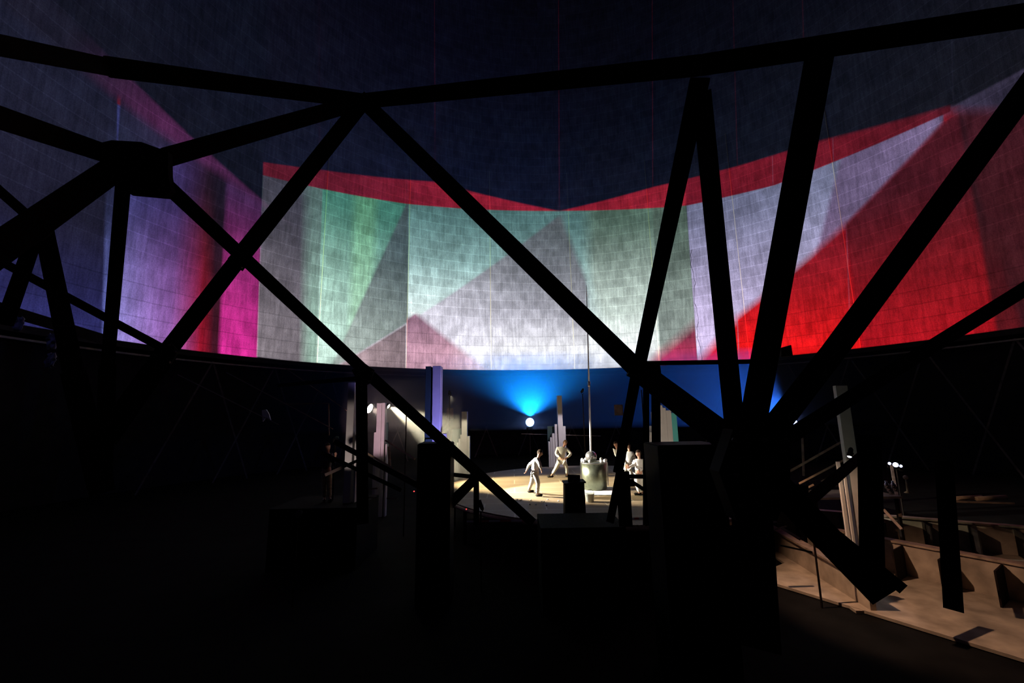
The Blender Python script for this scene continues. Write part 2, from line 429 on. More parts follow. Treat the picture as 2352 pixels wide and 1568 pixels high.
# ------------------------------------------------------------------ the tower
def ring_pt(a, r, z):
    return Vector((CX + r*sin(a), CY + r*cos(a), z))
bm = bmesh.new(); uvl = bm.loops.layers.uv.new('UVMap')
NS = 128; zs = [RIM + i*2.6 for i in range(0, 21)]
grid = [[bm.verts.new(ring_pt(2*pi*i/NS, RS, z)) for i in range(NS)] for z in zs]
for j in range(len(zs)-1):
    for i in range(NS):
        f = bm.faces.new((grid[j][i], grid[j+1][i], grid[j+1][(i+1)%NS], grid[j][(i+1)%NS]))
        for l, (ii, jj) in zip(f.loops, ((i,j),(i,j+1),(i+1,j+1),(i+1,j))):
            l[uvl].uv = (2*pi*RS*ii/NS, zs[jj])
struct('wall_shell', bm, 'shell', True)
bm = bmesh.new()
for i in range(NS):     # dark wall under the shell
    a0, a1 = 2*pi*i/NS, 2*pi*(i+1)/NS
    bm.faces.new([bm.verts.new(p) for p in (ring_pt(a0, 29.5, -1.4), ring_pt(a1, 29.5, -1.4), ring_pt(a1, 29.5, RIM+.6), ring_pt(a0, 29.5, RIM+.6))])
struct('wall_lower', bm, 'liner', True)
def ringbox(bm, r0, r1, z0, z1, n=NS):
    R_ = [[bm.verts.new(ring_pt(2*pi*i/n, r, z)) for i in range(n)] for r, z in ((r0,z0),(r0,z1),(r1,z1),(r1,z0))]
    for k in range(4):
        a, b = R_[k], R_[(k+1)%4]
        for i in range(n): bm.faces.new((a[i], a[(i+1)%n], b[(i+1)%n], b[i]))
bm = bmesh.new(); ringbox(bm, RS-.25, 29.6, RIM-.35, RIM); struct('trim_1', bm, 'steel')
bm = bmesh.new(); ringbox(bm, RS-.5, RS-.3, RIM-.75, RIM-.65); tag(obj('ring_rail', bm, 'steel_b'), 'thin brown steel rail running round the tower just under the shell rim', 'rail')
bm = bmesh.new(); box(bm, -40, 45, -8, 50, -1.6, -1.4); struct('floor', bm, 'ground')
# raking struts of the open ring below the shell, one thing per leg
seam_px = [(727, 838), (932, 848), (1128, 850), (1320, 845), (1515, 838), (1722, 818), (1978, 800)]
def az_of(p): return atan2(p.x-CX, p.y-CY)
k = 0
for i in range(-7, 10):
    a = radians(i*9.5)
    for s_ in (-1, 1):
        bm = bmesh.new(); p = ring_pt(a, RS-.2, RIM-.6); q = ring_pt(a + s_*radians(7.2), RS+.4, -1.4)
        obox(bm, p, q, .10, .10)
        o = obj('raking_strut', bm, 'steel_b'); k += 1
        tag(o, 'thin brown raking strut under the shell rim, one of a ring', 'strut', 'raking struts under the shell rim')
names = {0: 'left of the teal field', 1: 'at the edge of the pink triangle', 2: 'behind the long black diagonal', 3: 'left of the mast tip', 4: 'right of the mast, at the green field edge', 5: 'in the lavender field', 6: 'at the right edge of the bright red field'}
tops = [(741, 425), (938, 465), (1122, 482), (1306, 484), (1494, 478), (1702, 445), (1924, 372)]
for i, (lo, hi) in enumerate(zip(seam_px, tops)):
    p0 = Pshell(*lo); a = az_of(p0)
    bm = bmesh.new(); tube(bm, [ring_pt(a, RS-.07, RIM+.02), ring_pt(a, RS-.07, 30)], .03, 8)
    tag(obj('vertical_conduit', bm, mat('pale_conduit_%d' % i, (.26, .24, .15), .5)), 'thin pale vertical conduit on the shell, ' + names[i], 'conduit')
# loose cable on the shell
p0 = Pshell(1610, 828); a = az_of(p0)
bm = bmesh.new(); pts = []
for z in range(0, 24):
    zz = RIM + z*.5; pts.append(ring_pt(a + .004*sin(zz*1.7)+.002*sin(zz*5), RS-.08, zz))
tube(bm, pts, .018, 6)
tag(obj('loose_cable', bm, 'black'), 'thin black cable hanging down the lavender part of the shell', 'cable')

# ------------------------------------------------------------------ stage
SR = 6.4
bm = bmesh.new(); lathe(bm, Vector((CX-.3, CY-.1, 0)), [(SR, -.12), (SR, 0)], 72)
# far side reaches further left
st = thing('round_stage', (CX-.3, CY-.1, 0), 'round grating stage floor under warm light in the middle of the tower', 'stage')
o = obj('grating_deck', bm, 'grating', st)
bm = bmesh.new()
ring = [Vector((CX-.3+SR*cos(t*pi/36), CY-.1+SR*sin(t*pi/36), -.1)) for t in range(73)]
tube(bm, ring, .06, 8); obj('edge_rim', bm, 'rust', st)
for t in range(16):
    an = 2*pi*t/16 + .1; bm = bmesh.new()
    c = Vector((CX-.3+(SR-.4)*cos(an), CY-.1+(SR-.4)*sin(an), 0)); obox(bm, c + Vector((0,0,-1.4)), c + Vector((0,0,-.12)), .12, .12); obj('leg', bm, 'steel', st)
# small pebbles / bits lying on the stage
for i in range(14):
    p = Pz(random.uniform(1180, 1300), random.uniform(1147, 1162)); bm = bmesh.new(); ball(bm, p + Vector((0,0,.022)), .03, 8, (1, 1, .7))
    tag(obj('paper_scrap', bm, 'sheet'), 'tiny pale scrap lying on the grating front left of the black lectern', 'scrap', 'pale scraps on the stage floor')
# barrier tape along the front edge
for (a_, b_, lab) in (((1072, 1178), (1250, 1189), 'red and white tape strip along the stage front, left of the lectern'), ((1446, 1190), (1520, 1189), 'red and white tape strip along the stage front, beside the slender posts')):
    p, q = P(a_[0], a_[1], 12.6), P(b_[0], b_[1], 12.6); p.z = q.z = .02
    t = thing('barrier_tape', p, lab, 'tape'); n = 7
    for i in range(n):
        bm = bmesh.new(); obox(bm, p.lerp(q, i/n), p.lerp(q, (i+1)/n), .05, .02); obj('tape_band', bm, 'redpaint' if i % 2 else 'sheet', t)

# drum with ball and mast
dc = P(1366, 1117, 17.4); dc.z = 0.012
dr = .50; dh = 1.0
bm = bmesh.new(); lathe(bm, Vector((dc.x+.12, dc.y-.35, .002)), [(.95, 0), (.95, .010)], 40)
tag(obj('floor_disc', bm, 'sheet'), 'flat white disc on the stage floor under the metal drum', 'disc')
t = thing('metal_drum', dc, 'green grey metal drum standing in the middle of the stage', 'drum')
bm = bmesh.new(); lathe(bm, dc, [(dr-.05, .0), (dr-.03, .02), (dr-.01, dh*.5), (dr, dh*.97), (dr-.06, dh*.97)], 48); obj('drum_body', bm, 'drum', t, True)
bm = bmesh.new(); tube(bm, [dc + Vector((cos(i*pi/24)*dr, sin(i*pi/24)*dr, dh)) for i in range(49)], .022, 8); obj('rim', bm, 'chrome', t, True)
for s_ in (-1, 1):
    bm = bmesh.new(); c = dc + Vector((s_*(dr+.02), -.05, 0)); obox(bm, c + Vector((0,0,.12)), c + Vector((0,0,dh+.02)), .045, .03); obj('side_rod', bm, 'chrome', t)
sb = dc + Vector((-.09, 0, dh+.22))
bm = bmesh.new(); ball(bm, sb, .225, 28); tag(obj('steel_ball', bm, 'chrome', None, True), 'big polished metal ball resting on the drum at the mast foot', 'ball')
for i, an in enumerate((-170, -150, -118, -62, -35, -10, 40, 80, 120, 150)):
    bm = bmesh.new(); c = dc + Vector((cos(radians(an))*(dr-.03), sin(radians(an))*(dr-.03), dh+.085)); ball(bm, c, .062, 12)
    tag(obj('small_white_ball', bm, 'ball', None, True), 'small white glass ball lying on the rim of the metal drum', 'ball', 'white balls around the drum rim')
mb = sb + Vector((0, 0, .20)); mt = P(1347, 655, mb.y)
t = thing('slender_mast', mb, 'very tall thin white mast rising from the ball on the drum', 'mast')
bm = bmesh.new(); tube(bm, [mb, mb.lerp(mt, .38)], .042, 10, .034); obj('lower_pole', bm, 'mast', t, True)
bm = bmesh.new(); tube(bm, [mb.lerp(mt, .375), mb.lerp(mt, .39), mb.lerp(mt, .405)], .05, 10); obj('joint_sleeve', bm, 'chrome', t, True)
bm = bmesh.new(); tube(bm, [mb.lerp(mt, .39), mb.lerp(mt, .93)], .032, 10, .016); obj('upper_pole', bm, 'mast', t, True)
bm = bmesh.new(); tube(bm, [mb.lerp(mt, .93), mt], .016, 8, .008); o = obj('tip', bm, 'redpaint', t, True); o['label'] = 'red mast tip'

# bucket beside the lectern
bc = Pz(1355, 1152)
t = thing('bucket', bc, 'small galvanised bucket on the stage, right of the black lectern', 'bucket')
bm = bmesh.new(); lathe(bm, bc, [(.11, .005), (.13, .02), (.155, .26), (.165, .27), (.14, .26)], 24); obj('pail', bm, 'bucket', t, True)
bm = bmesh.new(); tube(bm, [bc + Vector((-.15*cos(i*pi/10), 0, .27+.12*sin(i*pi/10))) for i in range(11)], .008, 6); obj('handle', bm, 'chrome', t)
# lectern with monitor
lp = P(1322, 1190, 12.2); z0 = -1.4
t = thing('lectern', Vector((lp.x, lp.y, z0)), 'black tapering lectern standing at the front edge of the stage', 'lectern')
def topx(x, y, Y): return P(x, y, Y)
bm = bmesh.new()
b0 = [P(1294, 1195, 12.2), P(1348, 1195, 12.2)]; t0 = [P(1298, 1112, 12.2), P(1342, 1108, 12.2)]
def frustum(bm, a, b, c, d, dep):
    vs = [bm.verts.new(v) for v in (a, b, c, d)] + [bm.verts.new(v + Vector((0, dep, 0))) for v in (a, b, c, d)]
    for f in ((3,2,1,0),(4,5,6,7),(0,1,5,4),(1,2,6,5),(2,3,7,6),(3,0,4,7)): bm.faces.new([vs[i] for i in f])
lowl, lowr = b0[0].copy(), b0[1].copy(); lowl.z = lowr.z = z0
frustum(bm, lowl, lowr, t0[1], t0[0], .45); obj('cabinet', bm, 'black', t)
bm = bmesh.new(); frustum(bm, P(1296, 1113, 12.15), P(1346, 1109, 12.15), P(1346, 1106, 12.15), P(1296, 1110, 12.15), .55); obj('top_board', bm, 'black', t)
t2 = thing('screen_monitor', P(1320, 1110, 12.4), 'small dark screen standing on top of the black lectern', 'monitor')
bm = bmesh.new(); frustum(bm, P(1305, 1111, 12.35), P(1333, 1109, 12.35), P(1332, 1091, 12.35), P(1304, 1089.5, 12.35), .06); obj('casing', bm, 'black', t2)
bm = bmesh.new(); frustum(bm, P(1307, 1108, 12.34), P(1331, 1107, 12.34), P(1330, 1093, 12.34), P(1306, 1092, 12.34), .01); obj('display', bm, mat('dark_screen_glass', (.02, .025, .03), .3), t2)

# ------------------------------------------------------------------ stepped pillars
def pillar(Y, slabs, label, base_z=-1.4, group=None, dy0=0.0):
    """slabs: (x left, x right, y top, material, depth offset, thickness, y at which the px edges were read)"""
    xs = [s_[0] for s_ in slabs]; xm = [s_[1] for s_ in slabs]
    c = P((min(xs)+max(xm))/2, 1050, Y)
    t = thing('stepped_pillar', Vector((c.x, Y, base_z)), label, 'pillar', group)
    for x0, x1, yt, m, dyo, th in slabs:
        bm = bmesh.new(); yy = Y + dyo
        a, b = P(x0, yt+60, yy), P(x1, yt+60, yy); top = P((x0+x1)/2, yt, yy).z
        box(bm, a.x, b.x, yy, yy+th, base_z, top)
        bmesh.ops.bevel(bm, geom=bm.edges[:], offset=.006, segments=1, affect='EDGES')
        obj('slab', bm, m, t)
    return t
pillar(13.8, [(797, 813, 878, 'pillar', 0, .34), (813.5, 818.5, 991, 'pillar', .05, .3)], 'tall plain pale pillar standing far left of the stage, beside the stair rails', base_z=P(745, 1149, 14.08).z - .04)
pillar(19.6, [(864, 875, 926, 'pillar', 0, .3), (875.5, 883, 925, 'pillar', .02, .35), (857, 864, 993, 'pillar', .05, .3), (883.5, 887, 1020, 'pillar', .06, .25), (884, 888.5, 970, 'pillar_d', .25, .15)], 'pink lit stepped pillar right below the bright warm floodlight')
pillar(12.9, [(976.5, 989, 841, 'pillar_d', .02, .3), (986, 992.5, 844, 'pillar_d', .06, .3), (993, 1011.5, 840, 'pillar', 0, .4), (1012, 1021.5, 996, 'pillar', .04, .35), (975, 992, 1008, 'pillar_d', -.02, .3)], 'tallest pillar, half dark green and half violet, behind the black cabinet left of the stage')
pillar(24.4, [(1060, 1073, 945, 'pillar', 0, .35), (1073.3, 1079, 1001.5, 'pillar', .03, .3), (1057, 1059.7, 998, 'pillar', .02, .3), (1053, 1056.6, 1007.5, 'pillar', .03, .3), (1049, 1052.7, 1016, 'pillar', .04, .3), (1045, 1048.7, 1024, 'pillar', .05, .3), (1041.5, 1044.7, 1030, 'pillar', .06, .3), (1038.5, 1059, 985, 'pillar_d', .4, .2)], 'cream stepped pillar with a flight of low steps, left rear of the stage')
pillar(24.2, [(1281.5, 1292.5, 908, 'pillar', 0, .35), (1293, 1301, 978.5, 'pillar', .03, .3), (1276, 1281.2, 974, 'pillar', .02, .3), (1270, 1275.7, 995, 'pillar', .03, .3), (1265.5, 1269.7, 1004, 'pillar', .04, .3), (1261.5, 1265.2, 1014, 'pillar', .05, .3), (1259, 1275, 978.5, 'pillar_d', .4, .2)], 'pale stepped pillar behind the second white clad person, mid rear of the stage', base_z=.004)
pillar(15.0, [(1511, 1526, 930, 'pillar', 0, .4), (1526, 1533.5, 936, 'pillar', .03, .35), (1534, 1546, 942, 'pillar', .05, .3), (1546.5, 1558.5, 948, mat('teal_lit_board', (.10, .50, .48), .6), .08, .3), (1505, 1510.7, 946, 'pillar', .04, .3), (1501, 1504.7, 978, 'pillar', .05, .3), (1497.5, 1500.7, 992, 'pillar', .06, .3)], 'broad stepped pillar with lavender slabs and one painted as teal lit, behind the slender posts', base_z=.004)  # teal slab: coloured light put into its base colour
pillar(17.5, [(1741, 1753, 898, 'pillar', 0, .4), (1753.5, 1764, 947, 'pillar', .04, .3), (1764.5, 1772, 985, 'pillar', .06, .3), (1733, 1740.5, 930, 'pillar', .05, .3)], 'pale stepped pillar seen between the crossing black beams right of centre')
pillar(11.7, [(1928, 1955, 885, 'pillar', 0, .12), (1930, 1938, 1060, 'pillar', -.05, .05), (1944, 1950, 1075, 'pillar', -.06, .06)], 'grey green tall pillar standing over the concrete channels on the right')

# ------------------------------------------------------------------ stage lamps
def lamp(px, Y, aim, col, power, size, label, lens=.07, estr=60, blend=.4, pole=True, soft=.05, name='stage_lamp', bulb=0):
    p = P(px[0], px[1], Y) if len(px) == 2 else Vector(px)
    aim = Vector(aim); d = (aim - p).normalized()
    t = thing(name, p, label, 'lamp')
    q = d.to_track_quat('Z', 'Y')
    bm = bmesh.new(); lathe(bm, Vector((0,0,0)), [(lens*.5, -.26), (lens*.95, -.22), (lens*1.15, -.05), (lens*1.25, 0), (lens*1.05, 0), (lens*1.0, -.04)], 20)
    bmesh.ops.transform(bm, matrix=Matrix.Translation(p) @ q.to_matrix().to_4x4(), verts=bm.verts); obj('housing', bm, 'black', t, True)
    bm = bmesh.new(); lathe(bm, Vector((0,0,0)), [(lens, -.03), (lens*.96, -.015), (lens*.6, .004), (lens*.05, .01)], 20)
    bmesh.ops.transform(bm, matrix=Matrix.Translation(p) @ q.to_matrix().to_4x4(), verts=bm.verts)
    obj('lens', bm, mat('lit_lens', (.8,.8,.8), .3, emit=col, estr=estr), t, True)
    bm = bmesh.new(); s3 = q @ Vector((1,0,0)); bk = q @ Vector((0,0,-.12)); r_ = lens*1.3
    tube(bm, [p + bk + s3*r_, p + bk + s3*r_ + Vector((0,0,-.16)), p + bk - s3*r_ + Vector((0,0,-.16)), p + bk - s3*r_], .012, 6); obj('yoke', bm, 'steel', t)
    if pole:
        bm = bmesh.new(); tube(bm, [p + bk + Vector((0,0,-.16)), Vector((p.x+bk.x, p.y+bk.y, -1.4))], .022, 8); obj('pole', bm, 'steel', t)
    if bulb:
        bm = bmesh.new(); ball(bm, p + d*bulb*1.2, bulb, 16); obj('bulb', bm, mat('lit_bulb', (.8,.8,.8), .3, emit=tuple(.25+.75*c for c in col), estr=estr), t, True)
    if power:
        ld = D.lights.new('lamp_beam', 'SPOT'); ld.energy = power; ld.color = col; ld.spot_size = radians(size); ld.spot_blend = blend; ld.shadow_soft_size = soft
        lo = D.objects.new('lamp_beam', ld); C.objects.link(lo); lo.location = p + d*(.06 + bulb*2.4); lo.rotation_mode = 'QUATERNION'; lo.rotation_quaternion = d.to_track_quat('-Z', 'Y')
    return t
lamp((850, 938), 20.2, P(1300, 1110, 18), (1, .80, .66), 700, 60, 'very bright warm floodlight left of the pink pillar top', lens=.22, estr=40, pole=True)
lamp((893, 933), 19.9, Pz(1215, 1112), (1, .90, .60), 13000, 44, 'warm spotlight right of the pink pillar top, its beam aimed down at the stage', lens=.10, estr=40, blend=.6)
lamp((774, 1006), 14.5, P(870, 960, 19.6), (1, .62, .75), 650, 40, 'small pink lamp left of the plain tall pillar', lens=.055, estr=25)
lamp((1217, 981), 26.0, P(1222, 600, 27.5), (.004, .25, 1), 6000, 148, 'star bright blue lamp on a stand behind the stage, fanning upward', lens=.17, estr=12, blend=.85, bulb=.25)
lamp((1831, 973), 25.6, P(1560, 820, 27), (.03, .18, 1), 3500, 95, 'blue white lamp seen right of the crossing black beams', lens=.13, estr=12, blend=.6, bulb=.16)
lamp((1841, 978), 25.4, P(1900, 1050, 12), (.75, .8, 1), 0, 40, 'white lamp paired close beside the blue white one', lens=.09, estr=14)
lamp((1951, 1049), 11.3, P(1930, 1160, 11.0), (.82, .86, 1), 30, 60, 'small white lamp clamped on the tall grey green pillar', lens=.055, estr=8, pole=False)
for i, (x, y, w_, lab) in enumerate(((2043, 1064, .045, 'leftmost'), (2057, 1067, .08, 'largest, in the middle'), (2069, 1070, .045, 'rightmost'))):
    lamp((x, y), 16.0 + i*.05, P(x-30, y-5, 10), (.55, .60, 1), 0, 60, 'blue white lamp over the dark equipment at right, %s of three' % lab, lens=w_, estr=10, pole=(i == 1), name='floodlight')

lamp((1034, 905), 21.0, P(1067, 1018, 24.4), (1, .88, .62), 520, 36, 'added warm pole lamp at the left stage edge, aimed down to brighten the cream pillar', lens=.05, estr=2)  # added fill lamp, brightens the cream pillar
lamp((1336, 900), 20.8, P(1284, 1008, 24.2), (.92, .82, 1), 420, 38, 'added pole lamp left of the mast, aimed down to brighten the pale rear pillar', lens=.05, estr=2)  # added fill lamp for the rear pillar

lamp((690, 1175), 11.0, P(806, 1010, 13.8), (1, .80, .74), 130, 34, 'added dim warm lamp low in the dark, brightening the plain tall pillar', lens=.05, estr=1)  # extra lamp put in to lift the plain pillar's front

# video projectors on a bar high above the front of the stage
for nme, lab in (('left', 'black video projector on the high bar, aimed at the left of the shell'), ('middle', 'black video projector on the high bar, aimed at the middle of the shell'), ('right', 'black video projector on the high bar, aimed at the right of the shell')):
    p = Vector(PROJ[nme]); t = thing('video_projector', p + Vector((0, -.5, .0)), lab, 'projector')
    bm = bmesh.new(); box(bm, p.x-.25, p.x+.25, p.y-.85, p.y-.15, p.z-.12, p.z+.14); obj('case', bm, 'black', t)
    bm = bmesh.new(); tube(bm, [p + Vector((0, -.16, 0)), p + Vector((0, -.08, 0))], .06, 12); obj('lens_barrel', bm, 'black', t)
    bm = bmesh.new(); tube(bm, [p + Vector((0, -.5, .14)), p + Vector((0, -.5, 1.0))], .03, 8); obj('bracket', bm, 'steel', t)
bm = bmesh.new(); obox(bm, Vector((-19, 9.2, 15.46)), Vector((23, 9.2, 15.46)), .12, .12)
tag(obj('projector_bar', bm, 'steel'), 'dark horizontal steel bar high above that carries the video projectors', 'bar')
# unseen lamps put in: for the channels, the pillars and the people
lamp(tuple(P(1693, 930, 10.2)), 0, P(2020, 1290, 10.2), (1, .60, .38), 720, 74, 'unseen warm lamp put behind the near upright beam to light the concrete channels', lens=.08, estr=5, blend=.5, soft=.02)
lamp(tuple(P(1100, 1150, 11.6)), 0, P(1005, 930, 12.9), (.30, .26, 1), 700, 50, 'added violet wash lamp low in front of the stage, tinting the tallest pillar', lens=.05, estr=3, soft=.05)
lamp(tuple(P(1560, 1130, 10.5)), 0, P(1530, 980, 15.0), (1, .82, .66), 300, 60, 'added dim warm lamp hidden behind the big black cabinet, brightening the broad pillar', lens=.05, estr=2)
lamp(tuple(P(1860, 1130, 10.4)), 0, P(1945, 970, 11.7), (.72, .86, .66), 14, 90, 'added dim greenish lamp at the foot of the tall grey green pillar', lens=.05, estr=2)
lamp(tuple(P(940, 947, 16.6)), 0, P(1250, 1080, 17), (1, .93, .80), 11000, 42, 'added white key lamp hidden behind the long diagonal, brightening the people on the stage', lens=.06, estr=3)

# ------------------------------------------------------------------ big black steelwork in front
def beam(a, b, w_, label, name='steel_beam', dep=None, mk='steel', channel=False, hint=None):
    p, q = P(*a), P(*b)
    dep = dep or w_*.8
    t = thing(name, p, label, 'beam')
    th = max(.012, w_*.09)
    bm = bmesh.new(); obox(bm, p, q, w_, th, 0, -dep/2, hint); obj('flange', bm, mk, t)
    bm = bmesh.new(); obox(bm, p, q, w_, th, 0, dep/2, hint); obj('flange', bm, mk, t)
    bm = bmesh.new(); obox(bm, p, q, th, dep, 0, 0, hint); obj('web', bm, mk, t)
    return t
def gusset(px, Y, label, th=.04, bolts=()):
    t = thing('gusset_plate', P(px[0][0], px[0][1], Y), label, 'plate')
    bm = bmesh.new(); plate(bm, [P(x, y, Y) for x, y in px], th); obj('plate', bm, 'steel', t)
    cx = sum(x for x, y in px)/len(px); cy = sum(y for x, y in px)/len(px)
    for x, y in px:
        bm = bmesh.new(); c = P(x*.75+cx*.25, y*.75+cy*.25, Y-.03); tube(bm, [c, c + Vector((0, -.03, 0))], .022, 6); obj('bolt', bm, 'steel_b', t)
    return t
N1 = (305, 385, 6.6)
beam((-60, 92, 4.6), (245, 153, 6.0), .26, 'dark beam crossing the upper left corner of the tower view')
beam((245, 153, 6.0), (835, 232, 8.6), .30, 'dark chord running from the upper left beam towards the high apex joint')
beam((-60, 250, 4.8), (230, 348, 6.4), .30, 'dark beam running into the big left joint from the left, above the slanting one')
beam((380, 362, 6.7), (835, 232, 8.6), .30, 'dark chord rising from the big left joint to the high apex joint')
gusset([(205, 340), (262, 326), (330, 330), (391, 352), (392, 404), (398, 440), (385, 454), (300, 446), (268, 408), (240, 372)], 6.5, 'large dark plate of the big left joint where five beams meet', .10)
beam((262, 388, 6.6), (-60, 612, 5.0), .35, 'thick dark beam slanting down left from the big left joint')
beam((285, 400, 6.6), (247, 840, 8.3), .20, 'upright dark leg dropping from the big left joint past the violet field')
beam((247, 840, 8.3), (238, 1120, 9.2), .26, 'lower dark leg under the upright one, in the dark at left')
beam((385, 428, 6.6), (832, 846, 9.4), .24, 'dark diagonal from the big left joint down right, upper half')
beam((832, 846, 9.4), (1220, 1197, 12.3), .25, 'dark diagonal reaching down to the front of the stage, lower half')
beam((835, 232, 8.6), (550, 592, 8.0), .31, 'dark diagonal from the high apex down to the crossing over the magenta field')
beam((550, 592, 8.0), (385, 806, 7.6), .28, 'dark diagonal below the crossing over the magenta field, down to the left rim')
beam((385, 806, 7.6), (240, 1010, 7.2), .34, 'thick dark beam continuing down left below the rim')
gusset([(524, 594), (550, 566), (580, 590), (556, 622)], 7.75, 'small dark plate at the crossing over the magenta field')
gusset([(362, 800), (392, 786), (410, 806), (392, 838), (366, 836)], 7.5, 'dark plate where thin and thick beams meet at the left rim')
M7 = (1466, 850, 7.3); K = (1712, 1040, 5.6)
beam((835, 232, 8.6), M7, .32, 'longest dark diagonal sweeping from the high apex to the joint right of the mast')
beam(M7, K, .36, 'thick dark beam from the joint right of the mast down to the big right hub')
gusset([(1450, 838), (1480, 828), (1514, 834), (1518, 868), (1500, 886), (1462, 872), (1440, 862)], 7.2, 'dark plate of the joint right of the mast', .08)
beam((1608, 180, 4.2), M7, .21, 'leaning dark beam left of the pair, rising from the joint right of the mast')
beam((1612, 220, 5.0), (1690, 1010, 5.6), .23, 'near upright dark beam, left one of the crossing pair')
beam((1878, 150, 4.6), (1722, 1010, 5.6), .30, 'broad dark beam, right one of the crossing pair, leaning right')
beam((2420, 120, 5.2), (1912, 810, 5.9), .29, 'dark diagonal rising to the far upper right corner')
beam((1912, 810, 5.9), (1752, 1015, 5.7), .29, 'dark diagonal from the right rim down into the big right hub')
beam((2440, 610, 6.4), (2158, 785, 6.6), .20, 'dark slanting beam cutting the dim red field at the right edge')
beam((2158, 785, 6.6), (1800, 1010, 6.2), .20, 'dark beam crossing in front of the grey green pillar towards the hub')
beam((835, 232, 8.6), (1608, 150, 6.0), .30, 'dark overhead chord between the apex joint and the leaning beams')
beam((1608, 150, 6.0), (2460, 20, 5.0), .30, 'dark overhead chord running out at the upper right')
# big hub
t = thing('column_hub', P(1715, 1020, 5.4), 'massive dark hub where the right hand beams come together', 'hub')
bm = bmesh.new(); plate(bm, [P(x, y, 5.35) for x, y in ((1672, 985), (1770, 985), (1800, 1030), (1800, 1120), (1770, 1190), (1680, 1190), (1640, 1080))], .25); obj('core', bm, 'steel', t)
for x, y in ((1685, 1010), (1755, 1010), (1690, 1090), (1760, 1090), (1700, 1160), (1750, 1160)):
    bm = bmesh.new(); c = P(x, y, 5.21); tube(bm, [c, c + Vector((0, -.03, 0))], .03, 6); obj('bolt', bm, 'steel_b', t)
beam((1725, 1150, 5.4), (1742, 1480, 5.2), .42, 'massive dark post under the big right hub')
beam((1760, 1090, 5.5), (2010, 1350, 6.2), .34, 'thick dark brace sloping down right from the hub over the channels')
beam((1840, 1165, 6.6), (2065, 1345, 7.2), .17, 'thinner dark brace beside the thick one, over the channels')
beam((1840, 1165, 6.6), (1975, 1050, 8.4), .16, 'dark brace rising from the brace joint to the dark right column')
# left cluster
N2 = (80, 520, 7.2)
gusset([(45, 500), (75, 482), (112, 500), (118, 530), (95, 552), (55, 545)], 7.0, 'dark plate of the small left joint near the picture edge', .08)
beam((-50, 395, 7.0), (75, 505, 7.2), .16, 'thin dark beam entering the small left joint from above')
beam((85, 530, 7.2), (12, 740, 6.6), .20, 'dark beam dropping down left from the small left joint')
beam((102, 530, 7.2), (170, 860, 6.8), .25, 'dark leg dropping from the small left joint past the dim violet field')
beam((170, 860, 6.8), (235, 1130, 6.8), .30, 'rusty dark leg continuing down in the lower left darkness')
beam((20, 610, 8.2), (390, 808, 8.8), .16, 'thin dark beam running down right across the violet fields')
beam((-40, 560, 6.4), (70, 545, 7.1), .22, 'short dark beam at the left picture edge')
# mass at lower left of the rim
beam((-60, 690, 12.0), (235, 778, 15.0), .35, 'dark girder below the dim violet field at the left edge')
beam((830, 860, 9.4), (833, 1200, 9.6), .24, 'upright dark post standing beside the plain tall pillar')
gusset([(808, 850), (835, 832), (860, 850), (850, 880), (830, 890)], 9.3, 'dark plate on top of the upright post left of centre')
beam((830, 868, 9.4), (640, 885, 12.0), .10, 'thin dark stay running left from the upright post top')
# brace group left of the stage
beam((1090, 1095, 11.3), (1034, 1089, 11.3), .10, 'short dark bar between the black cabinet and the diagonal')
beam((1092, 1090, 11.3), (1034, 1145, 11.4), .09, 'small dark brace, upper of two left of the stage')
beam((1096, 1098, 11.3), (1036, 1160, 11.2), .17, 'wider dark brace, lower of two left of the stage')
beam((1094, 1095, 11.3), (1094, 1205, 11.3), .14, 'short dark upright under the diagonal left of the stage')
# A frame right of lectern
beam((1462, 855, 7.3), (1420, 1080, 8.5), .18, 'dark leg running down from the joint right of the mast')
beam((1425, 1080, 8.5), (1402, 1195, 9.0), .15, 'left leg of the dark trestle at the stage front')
beam((1430, 1090, 8.5), (1437, 1200, 9.0), .26, 'right leg of the dark trestle at the stage front')
beam((1420, 1094, 8.6), (1520, 1094, 8.6), .08, 'thin dark horizontal bar of the trestle in front of the people')
beam((1430, 1108, 8.6), (1455, 1108, 8.6), .14, 'stubby dark crosspiece of the trestle')
beam((1455, 1108, 8.6), (1522, 1152, 8.6), .07, 'thin dark brace of the trestle, sloping right')
beam((1484, 870, 8.8), (1484, 1205, 8.8), .12, 'left slender dark post in front of the white clad people')
beam((1506, 880, 8.6), (1509, 1215, 8.6), .17, 'right slender dark post beside the big black cabinet')
t = thing('blue_edged_rod', P(1478, 900, 8.9), 'thin rod catching blue light along the left slender post', 'rod')
bm = bmesh.new(); tube(bm, [P(1473, 895, 8.95), P(1482, 1020, 8.95)], .012, 8); obj('rod', bm, 'chrome', t)
# horizontal bar behind
beam((1480, 834, 9.5), (1730, 830, 9.5), .10, 'slim dark horizontal bar level with the shell rim, right of centre')
gusset([(1789, 800), (1812, 793), (1816, 818), (1790, 820)], 12.0, 'small dark box shaped plate standing up into the bright red field', .2)
for a_, b_, w_, lab in (((1720, 832, 13), (1978, 806, 15), .5, 'dark girder under the bright red field'), ((1978, 806, 15), (2400, 768, 16), .5, 'dark girder under the dim red field, right edge')):
    pass
